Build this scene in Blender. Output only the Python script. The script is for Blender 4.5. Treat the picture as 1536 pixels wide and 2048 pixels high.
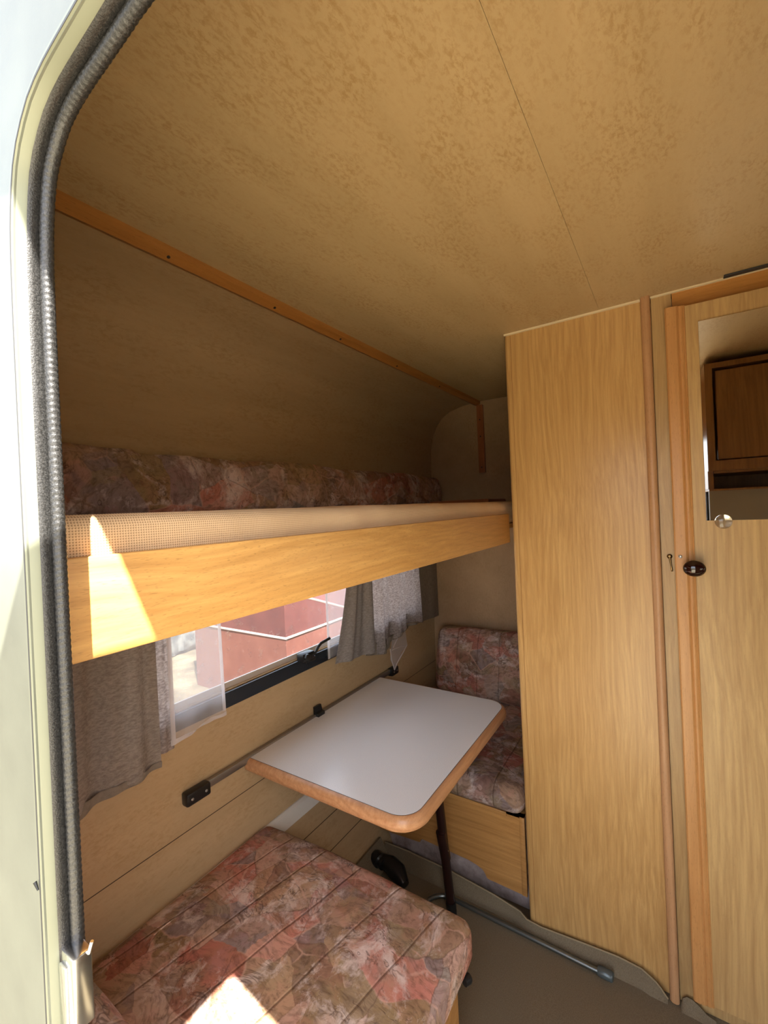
import bpy, bmesh, math, random
from mathutils import Vector, Matrix, noise
random.seed(4)
sc = bpy.context.scene
for o in list(bpy.data.objects): bpy.data.objects.remove(o)
COL = sc.collection

# ------------------------------------------------------------------ camera
F_PX = 883.34; YAW = 0.57760; PITCH = -0.00417; ROLL = -0.04537; ZC = 1.3979
Fv = Vector((math.cos(YAW)*math.cos(PITCH), math.sin(YAW)*math.cos(PITCH), math.sin(PITCH)))
R0 = Vector((math.sin(YAW), -math.cos(YAW), 0)); U0 = R0.cross(Fv)
Rv = math.cos(ROLL)*R0 + math.sin(ROLL)*U0; Uv = -math.sin(ROLL)*R0 + math.cos(ROLL)*U0
cd = bpy.data.cameras.new('camera'); cam = bpy.data.objects.new('camera', cd); COL.objects.link(cam)
cd.sensor_fit = 'VERTICAL'; cd.sensor_height = 36; cd.lens = F_PX/2048*36
cd.clip_start = 0.01; cd.clip_end = 300
m = Matrix.Identity(4)
for i in range(3):
    m[i][0] = Rv[i]; m[i][1] = Uv[i]; m[i][2] = -Fv[i]
m[2][3] = ZC
cam.matrix_world = m; sc.camera = cam
# ------------------------------------------------------------------ light
SUN_DIR = Vector((0.325, 0.558, -0.7640)).normalized()
SUN_STRENGTH = 15.0; SKY_STRENGTH = 2.0; EXPOSURE = 1.46
w = bpy.data.worlds.new('world'); sc.world = w; w.use_nodes = True
wn = w.node_tree.nodes; wl = w.node_tree.links; wn.clear()
sky = wn.new('ShaderNodeTexSky'); sky.sky_type = 'NISHITA'; sky.sun_disc = False
sky.sun_elevation = math.radians(49.8); sky.sun_rotation = math.radians(213)
sky.dust_density = 3; sky.air_density = 1.0
bg = wn.new('ShaderNodeBackground'); wo = wn.new('ShaderNodeOutputWorld')
mixn = wn.new('ShaderNodeMix'); mixn.data_type = 'RGBA'; mixn.inputs[0].default_value = 0.65
mixn.inputs[7].default_value = (0.60, 0.62, 0.66, 1)
mulb = wn.new('ShaderNodeVectorMath'); mulb.operation = 'SCALE'; mulb.inputs[3].default_value = 0.25
wl.new(sky.outputs[0], mulb.inputs[0]); wl.new(mulb.outputs[0], mixn.inputs[6])
wl.new(mixn.outputs[2], bg.inputs[0]); bg.inputs[1].default_value = SKY_STRENGTH; wl.new(bg.outputs[0], wo.inputs[0])
sd = bpy.data.lights.new('sun', 'SUN'); sd.energy = SUN_STRENGTH; sd.angle = math.radians(0.35); sd.color = (1.0, 0.93, 0.82)
sun = bpy.data.objects.new('sun', sd); COL.objects.link(sun)
sun.rotation_euler = SUN_DIR.to_track_quat('-Z', 'Y').to_euler(); sun.location = (-3, -5, 8)
def portal(loc, nrm, sx, sy):
    l = bpy.data.lights.new('portal', 'AREA'); l.shape = 'RECTANGLE'; l.size = sx; l.size_y = sy
    l.cycles.is_portal = True
    o = bpy.data.objects.new('portal', l); COL.objects.link(o); o.location = loc
    o.rotation_euler = Vector(nrm).to_track_quat('-Z', 'Y').to_euler()
vs = sc.view_settings
vs.view_transform = 'Standard'; vs.look = 'None'; vs.gamma = 1; vs.use_curve_mapping = False; vs.exposure = EXPOSURE

# ------------------------------------------------------------------ node helpers
def lin(r, g, b):
    f = lambda c: (c/255/12.92) if c/255 <= .04045 else ((c/255+.055)/1.055)**2.4
    return (f(r), f(g), f(b), 1)
class M:
    def __init__(s, name, rough=.6, spec=.4, metal=0):
        s.m = bpy.data.materials.new(name); s.m.use_nodes = True; s.n = s.m.node_tree.nodes; s.l = s.m.node_tree.links
        s.b = s.n['Principled BSDF']; s.out = s.n['Material Output']
        s.b.inputs['Roughness'].default_value = rough; s.b.inputs['Specular IOR Level'].default_value = spec
        s.b.inputs['Metallic'].default_value = metal
        s.tc = s.n.new('ShaderNodeTexCoord')
    def set(s, i, v):
        if isinstance(v, bpy.types.NodeSocket): s.l.new(v, i)
        elif v is not None: i.default_value = v
    def map(s, scale=(1, 1, 1), rot=(0, 0, 0), src=None):
        n = s.n.new('ShaderNodeMapping'); s.l.new(src or s.tc.outputs['Object'], n.inputs[0])
        n.inputs['Scale'].default_value = scale; n.inputs['Rotation'].default_value = rot; return n.outputs[0]
    def noise(s, vec, scale, detail=4, rough=.5, dist=0, out=0):
        n = s.n.new('ShaderNodeTexNoise'); s.l.new(vec, n.inputs['Vector']); n.inputs['Scale'].default_value = scale
        n.inputs['Detail'].default_value = detail; n.inputs['Roughness'].default_value = rough; n.inputs['Distortion'].default_value = dist
        return n.outputs[out]
    def vor(s, vec, scale, feature='F1', out='Color', rnd=1):
        n = s.n.new('ShaderNodeTexVoronoi'); n.feature = feature; s.l.new(vec, n.inputs['Vector']); n.inputs['Scale'].default_value = scale
        n.inputs['Randomness'].default_value = rnd; return n.outputs[out]
    def ramp(s, fac, stops, interp='LINEAR'):
        n = s.n.new('ShaderNodeValToRGB'); n.color_ramp.interpolation = interp; s.l.new(fac, n.inputs[0])
        e = n.color_ramp.elements
        while len(e) < len(stops): e.new(.5)
        for i, (p, c) in enumerate(stops):
            e[i].position = p; e[i].color = c if len(c) == 4 else (*c, 1)
        return n.outputs[0]
    def mix(s, fac, a, b, mode='MIX'):
        n = s.n.new('ShaderNodeMix'); n.data_type = 'RGBA'; n.blend_type = mode
        s.set(n.inputs[0], fac); s.set(n.inputs[6], a); s.set(n.inputs[7], b); return n.outputs[2]
    def math(s, op, a, b=None, c=None, clamp=False):
        n = s.n.new('ShaderNodeMath'); n.operation = op; n.use_clamp = clamp
        s.set(n.inputs[0], a)
        if b is not None: s.set(n.inputs[1], b)
        if c is not None: s.set(n.inputs[2], c)
        return n.outputs[0]
    def vadd(s, a, b, k):
        n = s.n.new('ShaderNodeVectorMath'); n.operation = 'MULTIPLY_ADD'; s.l.new(b, n.inputs[0])
        n.inputs[1].default_value = (k, k, k); s.l.new(a, n.inputs[2]); return n.outputs[0]
    def sep(s, v=None):
        n = s.n.new('ShaderNodeSeparateXYZ'); s.l.new(v or s.tc.outputs['Object'], n.inputs[0]); return n.outputs
    def bump(s, h, strength=.3, dist=.002):
        n = s.n.new('ShaderNodeBump'); n.inputs['Strength'].default_value = strength; n.inputs['Distance'].default_value = dist
        s.l.new(h, n.inputs['Height']); s.l.new(n.outputs[0], s.b.inputs['Normal']); return n.outputs[0]
    def col(s, c): s.set(s.b.inputs['Base Color'], c); return s
def plain(name, c, rough=.5, metal=0, spec=.4):
    x = M(name, rough, spec, metal); x.col(c); return x.m
def grey(v): return (v, v, v, 1)

def wallpaper(name, rot=(0, 0, 0), stretch=(1, 1, 1), grooves=(), tint=.94, rough=.42, FL=.7, pk=0):
    x = M(name, rough, .35)
    v = x.map(stretch, rot)
    n1 = x.noise(x.map((.25, 2.2, 2.2)), 5, 5, .65); n2 = x.noise(v, 120, 5, .7, .3); n3 = x.noise(v, 240, 3, .6)
    base = x.ramp(n1, [(.3, lin(182*tint+pk, 156*tint-pk*.2, 112*tint+pk*1.6)), (.7, lin(196*tint+pk, 169*tint-pk*.2, 124*tint+pk*1.6))])
    fl = x.ramp(n2, [(.46, grey(0)), (.60, grey(1))])
    area = x.ramp(x.noise(v, 11, 4, .7), [(.42, grey(.10)), (.62, grey(FL))])
    f = x.math('MULTIPLY', fl, area)
    c = x.mix(f, base, lin(164*tint, 130*tint, 80*tint))
    fl2 = x.ramp(n3, [(.55, grey(0)), (.7, grey(.22))])
    c = x.mix(fl2, c, lin(204*tint, 180*tint, 138*tint))
    if grooves:
        z = x.sep()[2]
        for g, hw in grooves:
            d = x.math('ABSOLUTE', x.math('SUBTRACT', z, g))
            k = x.math('LESS_THAN', d, hw)
            c = x.mix(k, c, lin(70, 52, 34))
    x.col(c); x.bump(n2, .22, .001)
    return x.m
def wood(name, light, dark, axis='Z', scale=1.0, rough=.38, flecks=.5, contrast=1.0, cath=.5):
    x = M(name, rough, .45)
    st = {'Z': (1, 1, .045), 'X': (.045, 1, 1), 'Y': (1, .045, 1)}[axis]
    v = x.map(st)
    warp = x.noise(x.map({'Z': (1, 1, .35), 'X': (.35, 1, 1), 'Y': (1, .35, 1)}[axis]), 5*scale, 2, .5, 0, 1)
    v2 = x.vadd(v, warp, .06)
    a = x.noise(v2, 100*scale, 5, .62, .2); b = x.noise(v, 260*scale, 3, .7); big = x.noise(v2, 9*scale, 3, .5)
    r = x.ramp(a, [(.5-.18/contrast, light), (.5+.18/contrast, tuple(k*.88 for k in dark[:3])+(1,))])
    c = x.mix(x.ramp(big, [(.35, grey(0)), (.7, grey(.35))]), r, dark)
    # growth figure
    sep = x.n.new('ShaderNodeTexWave'); sep.wave_type = 'BANDS'; sep.bands_direction = {'Z': 'Y', 'X': 'Z', 'Y': 'X'}[axis]
    x.l.new(x.vadd(x.map({'Z': (1, 1, .10), 'X': (.10, 1, 1), 'Y': (1, .10, 1)}[axis]), x.noise(x.map({'Z': (1, 1, .3), 'X': (.3, 1, 1), 'Y': (1, .3, 1)}[axis]), 3.2*scale, 3, .5, 0, 1), .20), sep.inputs['Vector'])
    sep.inputs['Scale'].default_value = 22*scale; sep.inputs['Distortion'].default_value = 1.5; sep.inputs['Detail'].default_value = 3
    c = x.mix(x.math('MULTIPLY', x.ramp(sep.outputs[1], [(.0, grey(.9)), (.45, grey(0))]), cath*.38), c, tuple(k*.62 for k in dark[:3])+(1,))
    fv = x.map({'Z': (1, 1, .14), 'X': (.14, 1, 1), 'Y': (1, .14, 1)}[axis])
    fl = x.ramp(x.noise(fv, 760*scale, 1, .5), [(.63, grey(0)), (.70, grey(flecks))])
    c = x.mix(fl, c, tuple(k*.45 for k in dark[:3])+(1,))
    c = x.mix(x.ramp(b, [(.4, grey(0)), (.8, grey(.18))]), c, tuple(min(1, k*1.25) for k in light[:3])+(1,))
    x.col(c); x.bump(a, .06, .001)
    return x.m
def fabric(name, dark=1.0, seed=0, quilt=None, sc_=1.0, sheen=.35):
    x = M(name, .75, .2)
    P = x.n.new('ShaderNodeMapping'); x.l.new(x.tc.outputs['Object'], P.inputs[0]); P.inputs['Location'].default_value = (seed, seed*1.7, seed*.3)
    v0 = P.outputs[0]; D = dark
    L = lambda r, g, b: lin(r*D, g*D, b*D)
    nw = x.noise(v0, 6, 2, .5, 0, 1); nf = x.noise(v0, 40, 3, .6, 0, 1)
    def patches(v, scale, pal, chan, stretch, rot):
        mp = x.n.new('ShaderNodeMapping'); x.l.new(v, mp.inputs[0]); mp.inputs['Scale'].default_value = stretch; mp.inputs['Rotation'].default_value = rot
        cell = x.vor(mp.outputs[0], scale); s_ = x.n.new('ShaderNodeSeparateColor'); x.l.new(cell, s_.inputs[0])
        return x.ramp(s_.outputs[chan], pal, 'CONSTANT'), s_, mp.outputs[0]
    va = x.vadd(v0, nw, .05); vb = x.vadd(va, nf, .012)
    A, sA, mA = patches(vb, 8.5*sc_, [(0, L(170, 138, 116)), (.16, L(196, 128, 112)), (.30, L(146, 124, 88)), (.42, L(178, 148, 122)), (.54, L(140, 124, 126)), (.66, L(204, 150, 134)), (.78, L(160, 138, 100)), (.90, L(176, 104, 90))], 0, (1, .6, 1), (0, 0, .7))
    B_, sB, mB = patches(vb, 12*sc_, [(0, L(150, 126, 96)), (.2, L(200, 168, 150)), (.38, L(132, 104, 84)), (.52, L(198, 120, 108)), (.64, L(150, 144, 140)), (.78, L(182, 152, 120)), (.92, L(158, 84, 74))], 1, (.55, 1, 1), (0, 0, -.4))
    C_, sC, mC = patches(vb, 22*sc_, [(0, L(120, 92, 72)), (.3, L(186, 150, 134)), (.5, L(150, 134, 104)), (.7, L(206, 176, 160)), (.88, L(132, 116, 120))], 2, (1, .35, 1), (0, 0, .2))
    c = x.mix(x.ramp(sB.outputs[0], [(.0, grey(.0)), (.42, grey(.85))], 'CONSTANT'), A, B_)
    c = x.mix(x.ramp(x.noise(v0, 7, 3, .6), [(.50, grey(0)), (.54, grey(.65))]), c, C_)
    # soft blend so that neighbouring tones bleed like a print
    soft = x.ramp(x.noise(vb, 9, 5, .65), [(.30, L(136, 84, 66)), (.42, L(196, 138, 118)), (.50, L(168, 138, 104)), (.58, L(172, 148, 138)), (.70, L(206, 174, 150))])
    c = x.mix(.28, c, soft)
    # brushed streaks, dark scribble, pale veins
    sv = x.map((1, .12, 1), (0, 0, .5), v0); st1 = x.noise(x.vadd(sv, nw, .2), 70, 4, .7)
    c = x.mix(x.ramp(st1, [(.46, grey(0)), (.72, grey(.68))]), c, L(84, 60, 46))
    c = x.mix(x.ramp(x.noise(x.vadd(v0, nf, .02), 11, 6, .72, .5), [(.52, grey(0)), (.66, grey(.8))]), c, L(226, 208, 200))
    st = x.noise(x.vadd(x.map((1, .5, 1), (0, 0, .9), v0), nw, .15), 22, 3, .8, .6)
    line = x.math('ABSOLUTE', x.math('SUBTRACT', st, .5))
    br = x.ramp(x.noise(v0, 11, 3, .6), [(.50, grey(0)), (.60, grey(.6))])
    c = x.mix(x.math('MULTIPLY', x.ramp(line, [(.006, grey(1)), (.03, grey(0))]), br), c, L(70, 46, 38))
    for mm, scl, colr, k, lo in ((mA, 8.5, L(214, 172, 152), .5, .55), (mB, 12, L(96, 70, 58), .45, .54)):
        e = x.vor(mm, scl*sc_, 'DISTANCE_TO_EDGE', 'Distance')
        c = x.mix(x.math('MULTIPLY', x.ramp(e, [(.004, grey(k)), (.022, grey(0))]), x.ramp(x.noise(v0, 6, 2), [(lo-.04, grey(0)), (lo+.02, grey(1))])), c, colr)
    h = x.noise(v0, 30, 4, .6)
    if quilt:
        sp = x.sep(v0); ang, pitch = quilt
        t = x.math('ADD', x.math('MULTIPLY', sp[0], math.cos(ang)), x.math('MULTIPLY', sp[1], math.sin(ang)))
        t = x.math('DIVIDE', t, pitch); fr = x.math('ABSOLUTE', x.math('SUBTRACT', x.math('FRACT', t), .5))
        q = x.ramp(fr, [(0, grey(0)), (.035, grey(1))])
        c = x.mix(x.ramp(fr, [(0, grey(.6)), (.018, grey(0))]), c, L(90, 62, 48))
        h = x.math('ADD', x.math('MULTIPLY', q, 1.2), x.math('MULTIPLY', h, .5))
    x.col(c); x.bump(h, .5, .004)
    return x.m

BE_L = lin(214, 162, 100); BE_D = lin(186, 132, 74)
mat_paper = wallpaper('ceiling_paper', (0, 0, .2), (.7, 1.3, 1), (), .97, FL=.7)
mat_wall = wallpaper('wall_paper', (0, 0, 0), (.5, 1, 1.2), ((.531, .0014), (.262, .0013), (.172, .0013)), FL=.5, pk=2)
mat_wallside = wallpaper('side_wall_paper', (0, 0, 0), (1, 1.2, .6), (), .91, FL=.4, pk=4)
mat_board = wood('beech_board', lin(212, 166, 100), lin(190, 140, 78), 'X', 1.15, .36, .45, .9, .55)
mat_ward = wood('beech_wardrobe', lin(208, 168, 108), lin(188, 144, 86), 'Z', 1.0, .30, .12, 1.0, .45)
mat_strip = wood('oak_strip', lin(196, 164, 112), lin(178, 142, 92), 'Z', 1.0, .34, .15, 1.2, .3)
mat_door = wood('oak_door', lin(206, 172, 116), lin(184, 146, 94), 'Z', .8, .34, .15, 1.0, .55)
mat_stile = wood('beech_stile', lin(208, 156, 98), lin(192, 136, 78), 'Z', .8, .35, .35, .6, .15)
mat_batten = wood('beech_batten', lin(198, 154, 112), lin(180, 134, 92), 'Z', .8, .35, .4, .6, .1)
mat_trim = wood('beech_trim', lin(176, 122, 62), lin(154, 100, 46), 'X', .8, .4, .3, .6, .1)
mat_trimz = wood('beech_trim_vertical', lin(170, 104, 60), lin(140, 80, 44), 'Z', .8, .4, .3, .6, .1)
mat_edge = wood('table_edge_wood', lin(208, 162, 120), lin(184, 130, 88), 'X', .8, .32, .3, .8, .8)
mat_box = wood('bench_veneer', lin(190, 142, 84), lin(166, 118, 64), 'Y', .8, .4, .2, 1.0, .3)
mat_dark = wood('locker_wood', lin(156, 112, 62), lin(130, 88, 44), 'Z', .9, .3, .2, .9, .3)
mat_fab = fabric('floral_fabric', 1.0, 0, (math.radians(79), .125))
mat_fab2 = fabric('floral_fabric_upright', .92, 3.1, (math.radians(90), .11), 1.15)
mat_fab3 = fabric('floral_fabric_seat', .9, 5.3, (math.radians(90), .13), 1.1)
mat_fab4 = fabric('floral_fabric_bolster', 1.0, 8.7, None, .85)
mat_black = plain('black_plastic', grey(.012), .3)
mat_blackfr = plain('black_window_rail', (.012, .016, .022, 1), .22)
mat_steel = plain('brushed_steel', grey(.45), .35, 1)
mat_pipe = plain('galvanised_tube', (.20, .23, .23, 1), .32, .9)
mat_chrome = plain('chrome', grey(.8), .2, 1)
mat_brass = plain('aged_brass', (.32, .22, .10, 1), .3, 1)
mat_knob = plain('dark_brown_glaze', (.018, .004, .003, 1), .06, 0, .7)
mat_leg = plain('dark_brown_paint', (.020, .007, .006, 1), .25)
mat_cream = plain('cream_plastic', lin(226, 208, 170), .4)
mat_white_strip = plain('white_profile', lin(214, 208, 196), .35)
mat_mirror = plain('mirror_glass', grey(.86), .015, 1)
mat_kick = M('lilac_grey_lining', .9, .1); mat_kick.col(mat_kick.ramp(mat_kick.noise(mat_kick.map(), 22, 5, .65), [(.3, lin(128, 112, 108)), (.7, lin(184, 168, 162))])); mat_kick = mat_kick.m
def carpet():
    x = M('carpet', .95, .1); v = x.map(); a = x.noise(v, 420, 3, .7); b = x.noise(v, 5, 3)
    x.col(x.mix(x.ramp(b, [(.3, grey(0)), (.7, grey(.5))]), x.ramp(a, [(.3, lin(104, 92, 72)), (.7, lin(138, 124, 102))]), lin(120, 108, 88)))
    x.bump(a, .5, .002); return x.m
mat_carpet = carpet()
def laminate():
    x = M('white_laminate', .22, .5); v = x.map(); a = x.noise(v, 700, 2, .6)
    x.col(x.ramp(a, [(.35, lin(214, 217, 218)), (.6, lin(232, 234, 233))])); x.bump(a, .05, .0005); return x.m
mat_lam = laminate()
def rubber():
    x = M('seal_rubber', .35, .5); v = x.map((1, 1, 1)); a = x.noise(v, 900, 3, .6)
    x.col(x.ramp(a, [(.4, grey(.010)), (.75, grey(.045))])); x.bump(a, .5, .0006); return x.m
mat_rubber = rubber()
def skin():
    x = M('painted_aluminium', .38, .5); v = x.map(); a = x.noise(v, 14, 5, .6); b = x.noise(v, 900, 2, .5)
    x.col(x.mix(x.ramp(x.noise(v, 60, 2), [(.66, grey(0)), (.72, grey(.3))]), x.ramp(a, [(.3, lin(94, 98, 88)), (.7, lin(107, 111, 99))]), lin(104, 106, 94))); x.bump(b, .08, .0004); return x.m
mat_skin = skin()
mat_frame = plain('silver_frame', lin(118, 122, 106), .38, .2)
mat_line = plain('dark_seam', grey(.05), .6)
def sheet():
    x = M('mesh_cover', .85, .15); s = x.sep()
    k = 2*math.pi/.0042
    u = x.math('ADD', s[0], x.math('MULTIPLY', s[2], 1.0)); v = x.math('SUBTRACT', s[0], x.math('MULTIPLY', s[2], 1.0))
    p = x.math('MULTIPLY', x.math('SINE', x.math('MULTIPLY', u, k*.8)), x.math('SINE', x.math('MULTIPLY', v, k*.8)))
    dots = x.ramp(p, [(.18, grey(0)), (.45, grey(.62))])
    a = x.noise(x.map((1, 1, 1)), 9, 3)
    fade = x.ramp(s[0], [(.18, grey(1)), (.46, grey(.85)), (.58, grey(.0))])
    base = x.ramp(a, [(.3, lin(206, 176, 140)), (.7, lin(214, 184, 148))])
    c = x.mix(x.math('MULTIPLY', dots, fade), base, lin(112, 78, 46))
    x.col(c); x.bump(p, .3, .001); return x.m
mat_sheet = sheet()
def cloth(name, c1, c2, trans, scale=130, slub=(1, 1, 1)):
    x = M(name, .9, .1)
    col = x.ramp(x.noise(x.map(slub), scale, 4, .75), [(.38, c1), (.62, c2)])
    x.col(col)
    t = x.n.new('ShaderNodeBsdfTranslucent'); x.set(t.inputs[0], col)
    mx = x.n.new('ShaderNodeMixShader'); mx.inputs[0].default_value = trans
    x.l.new(x.b.outputs[0], mx.inputs[1]); x.l.new(t.outputs[0], mx.inputs[2]); x.l.new(mx.outputs[0], x.out.inputs[0])
    return x.m
mat_curtain = cloth('slub_curtain', lin(170, 158, 152), lin(222, 214, 210), .68, 150, (.45, 1, 1.4))
mat_lining = cloth('grey_lining', lin(126, 116, 104), lin(138, 128, 116), .12, 60)
def sheer(name, op):
    x = M(name, .8, .1); x.col(lin(240, 236, 236))
    tr = x.n.new('ShaderNodeBsdfTransparent'); tl = x.n.new('ShaderNodeBsdfTranslucent'); tl.inputs[0].default_value = lin(236, 230, 230)
    a = x.n.new('ShaderNodeMixShader'); a.inputs[0].default_value = .5; x.l.new(x.b.outputs[0], a.inputs[1]); x.l.new(tl.outputs[0], a.inputs[2])
    mx = x.n.new('ShaderNodeMixShader'); mx.inputs[0].default_value = op
    x.l.new(tr.outputs[0], mx.inputs[1]); x.l.new(a.outputs[0], mx.inputs[2]); x.l.new(mx.outputs[0], x.out.inputs[0]); return x.m
mat_sheer = sheer('sheer_voile', .28); mat_sheerhem = sheer('sheer_hem', .6)
def pane():
    x = M('acrylic_pane', .06, .5); x.col(grey(.9))
    tr = x.n.new('ShaderNodeBsdfTransparent'); tr.inputs[0].default_value = (.94, .95, .95, 1)
    g = x.n.new('ShaderNodeBsdfGlossy'); g.inputs[1].default_value = .05
    d = x.n.new('ShaderNodeBsdfDiffuse'); d.inputs[0].default_value = (.9, .88, .86, 1)
    lw = x.n.new('ShaderNodeLayerWeight'); lw.inputs[0].default_value = .5; fac_ = x.math('MULTIPLY_ADD', x.math('POWER', lw.outputs[1], 4.0), .5, .03)
    a = x.n.new('ShaderNodeMixShader'); x.l.new(fac_, a.inputs[0]); x.l.new(tr.outputs[0], a.inputs[1]); x.l.new(g.outputs[0], a.inputs[2])
    sc1 = x.noise(x.map((1, 1, 1)), 60, 3, .6, 3); line = x.math('ABSOLUTE', x.math('SUBTRACT', sc1, .5))
    msk = x.ramp(x.noise(x.map(), 30, 2, .5), [(.60, grey(0)), (.66, grey(1))])
    scr = x.math('MULTIPLY', x.ramp(line, [(.006, grey(.8)), (.016, grey(0))]), msk)
    fac = x.math('ADD', scr, .05, clamp=True)
    b = x.n.new('ShaderNodeMixShader'); x.l.new(fac, b.inputs[0]); x.l.new(a.outputs[0], b.inputs[1]); x.l.new(d.outputs[0], b.inputs[2])
    x.l.new(b.outputs[0], x.out.inputs[0]); return x.m
mat_pane = pane()
def clearglass():
    x = M('clear_pane', .05, .5)
    tr = x.n.new('ShaderNodeBsdfTransparent'); tr.inputs[0].default_value = (.93, .95, .94, 1)
    g = x.n.new('ShaderNodeBsdfGlossy'); g.inputs[1].default_value = .03
    lw = x.n.new('ShaderNodeLayerWeight'); lw.inputs[0].default_value = .5; fac_ = x.math('MULTIPLY_ADD', x.math('POWER', lw.outputs[1], 4.0), .5, .03)
    a = x.n.new('ShaderNodeMixShader'); x.l.new(fac_, a.inputs[0]); x.l.new(tr.outputs[0], a.inputs[1]); x.l.new(g.outputs[0], a.inputs[2])
    x.l.new(a.outputs[0], x.out.inputs[0]); return x.m
mat_clear = clearglass()

# ------------------------------------------------------------------ mesh helpers
def wloc(o):
    v = Vector((0, 0, 0))
    while o is not None: v += o.location; o = o.parent
    return v
def obj(name, bm, mat, parent=None, smooth=True, angle=40):
    if parent is not None:
        off = wloc(parent)
        for v in bm.verts: v.co -= off
    bmesh.ops.recalc_face_normals(bm, faces=bm.faces)
    me = bpy.data.meshes.new(name); bm.to_mesh(me); bm.free()
    me.materials.append(mat)
    if smooth:
        for p in me.polygons: p.use_smooth = True
        try: me.set_sharp_from_angle(angle=math.radians(angle))
        except Exception: pass
    o = bpy.data.objects.new(name, me); COL.objects.link(o)
    if parent is not None: o.parent = parent
    return o
def thing(name, label, cat, loc, group=None):
    o = bpy.data.objects.new(name, None); COL.objects.link(o); o.location = loc; o.empty_display_size = .1
    o['label'] = label; o['category'] = cat
    if group: o['group'] = group
    return o
def tag(o, label, cat, group=None, kind=None):
    o['label'] = label; o['category'] = cat
    if group: o['group'] = group
    if kind: o['kind'] = kind
    return o
def struct(name, bm, mat, parent=None, smooth=False):
    o = obj(name, bm, mat, parent, smooth)
    if parent is None: o['kind'] = 'structure'
    return o
def box(bm, x0, x1, y0, y1, z0, z1, bev=0, seg=2):
    c = bmesh.ops.create_cube(bm, size=1)['verts']
    for v in c: v.co = Vector((x0+(v.co.x+.5)*(x1-x0), y0+(v.co.y+.5)*(y1-y0), z0+(v.co.z+.5)*(z1-z0)))
    if bev:
        es = list({e for v in c for e in v.link_edges})
        bmesh.ops.bevel(bm, geom=es, offset=bev, segments=seg, profile=.5, affect='EDGES')
    return bm
def B(*a, **k): return box(bmesh.new(), *a, **k)
def tube(bm, pts, r, n=12, cap=True, rad=None):
    pts = [Vector(p) for p in pts]; rings = []
    up = None
    for i, p in enumerate(pts):
        t = (pts[min(i+1, len(pts)-1)]-pts[max(i-1, 0)]).normalized()
        if up is None: up = t.orthogonal().normalized()
        up = (up - t*up.dot(t)).normalized(); s = t.cross(up)
        rr = rad[i] if rad else r
        rings.append([bm.verts.new(p+(up*math.cos(2*math.pi*k/n)+s*math.sin(2*math.pi*k/n))*rr) for k in range(n)])
    for a, b in zip(rings, rings[1:]):
        for k in range(n): bm.faces.new((a[k], a[(k+1) % n], b[(k+1) % n], b[k]))
    if cap: bm.faces.new(rings[0][::-1]); bm.faces.new(rings[-1])
    return bm
def prism(bm, poly, axis, a, b):
    """poly: list of 2-tuples in the two other axes (in order)"""
    def P(q, t):
        if axis == 'X': return (t, q[0], q[1])
        if axis == 'Y': return (q[0], t, q[1])
        return (q[0], q[1], t)
    va = [bm.verts.new(P(q, a)) for q in poly]; vb = [bm.verts.new(P(q, b)) for q in poly]
    n = len(poly)
    bm.faces.new(va[::-1]); bm.faces.new(vb)
    for i in range(n): bm.faces.new((va[i], va[(i+1) % n], vb[(i+1) % n], vb[i]))
    return bm
def plate(outer, holes, axis, a, b):
    """flat plate with holes between coordinates a and b of an axis"""
    bm = bmesh.new()
    def P(q, t):
        return (t, q[0], q[1]) if axis == 'X' else ((q[0], t, q[1]) if axis == 'Y' else (q[0], q[1], t))
    es = []
    for lp in [outer]+holes:
        vs_ = [bm.verts.new(P(q, a)) for q in lp]
        for i in range(len(vs_)): es.append(bm.edges.new((vs_[i], vs_[(i+1) % len(vs_)])))
    bmesh.ops.triangle_fill(bm, use_beauty=True, use_dissolve=False, edges=es)
    r = bmesh.ops.extrude_face_region(bm, geom=bm.faces[:])
    d = b-a
    for v in [g for g in r['geom'] if isinstance(g, bmesh.types.BMVert)]:
        if axis == 'X': v.co.x += d
        elif axis == 'Y': v.co.y += d
        else: v.co.z += d
    return bm
def rect(y0, y1, z0, z1): return [(y0, z0), (y1, z0), (y1, z1), (y0, z1)]
def rrect(y0, y1, z0, z1, r, n=6):
    out = []
    for cy, cz, a0 in ((y1-r, z1-r, 0), (y0+r, z1-r, 90), (y0+r, z0+r, 180), (y1-r, z0+r, 270)):
        for k in range(n+1):
            a = math.radians(a0+90*k/n); out.append((cy+r*math.cos(a), cz+r*math.sin(a)))
    return out
def grid(bm, nu, nv, f, thick=None):
    vs_ = [[bm.verts.new(f(i/nu, j/nv)) for j in range(nv+1)] for i in range(nu+1)]
    for i in range(nu):
        for j in range(nv): bm.faces.new((vs_[i][j], vs_[i+1][j], vs_[i+1][j+1], vs_[i][j+1]))
    return bm
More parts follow.
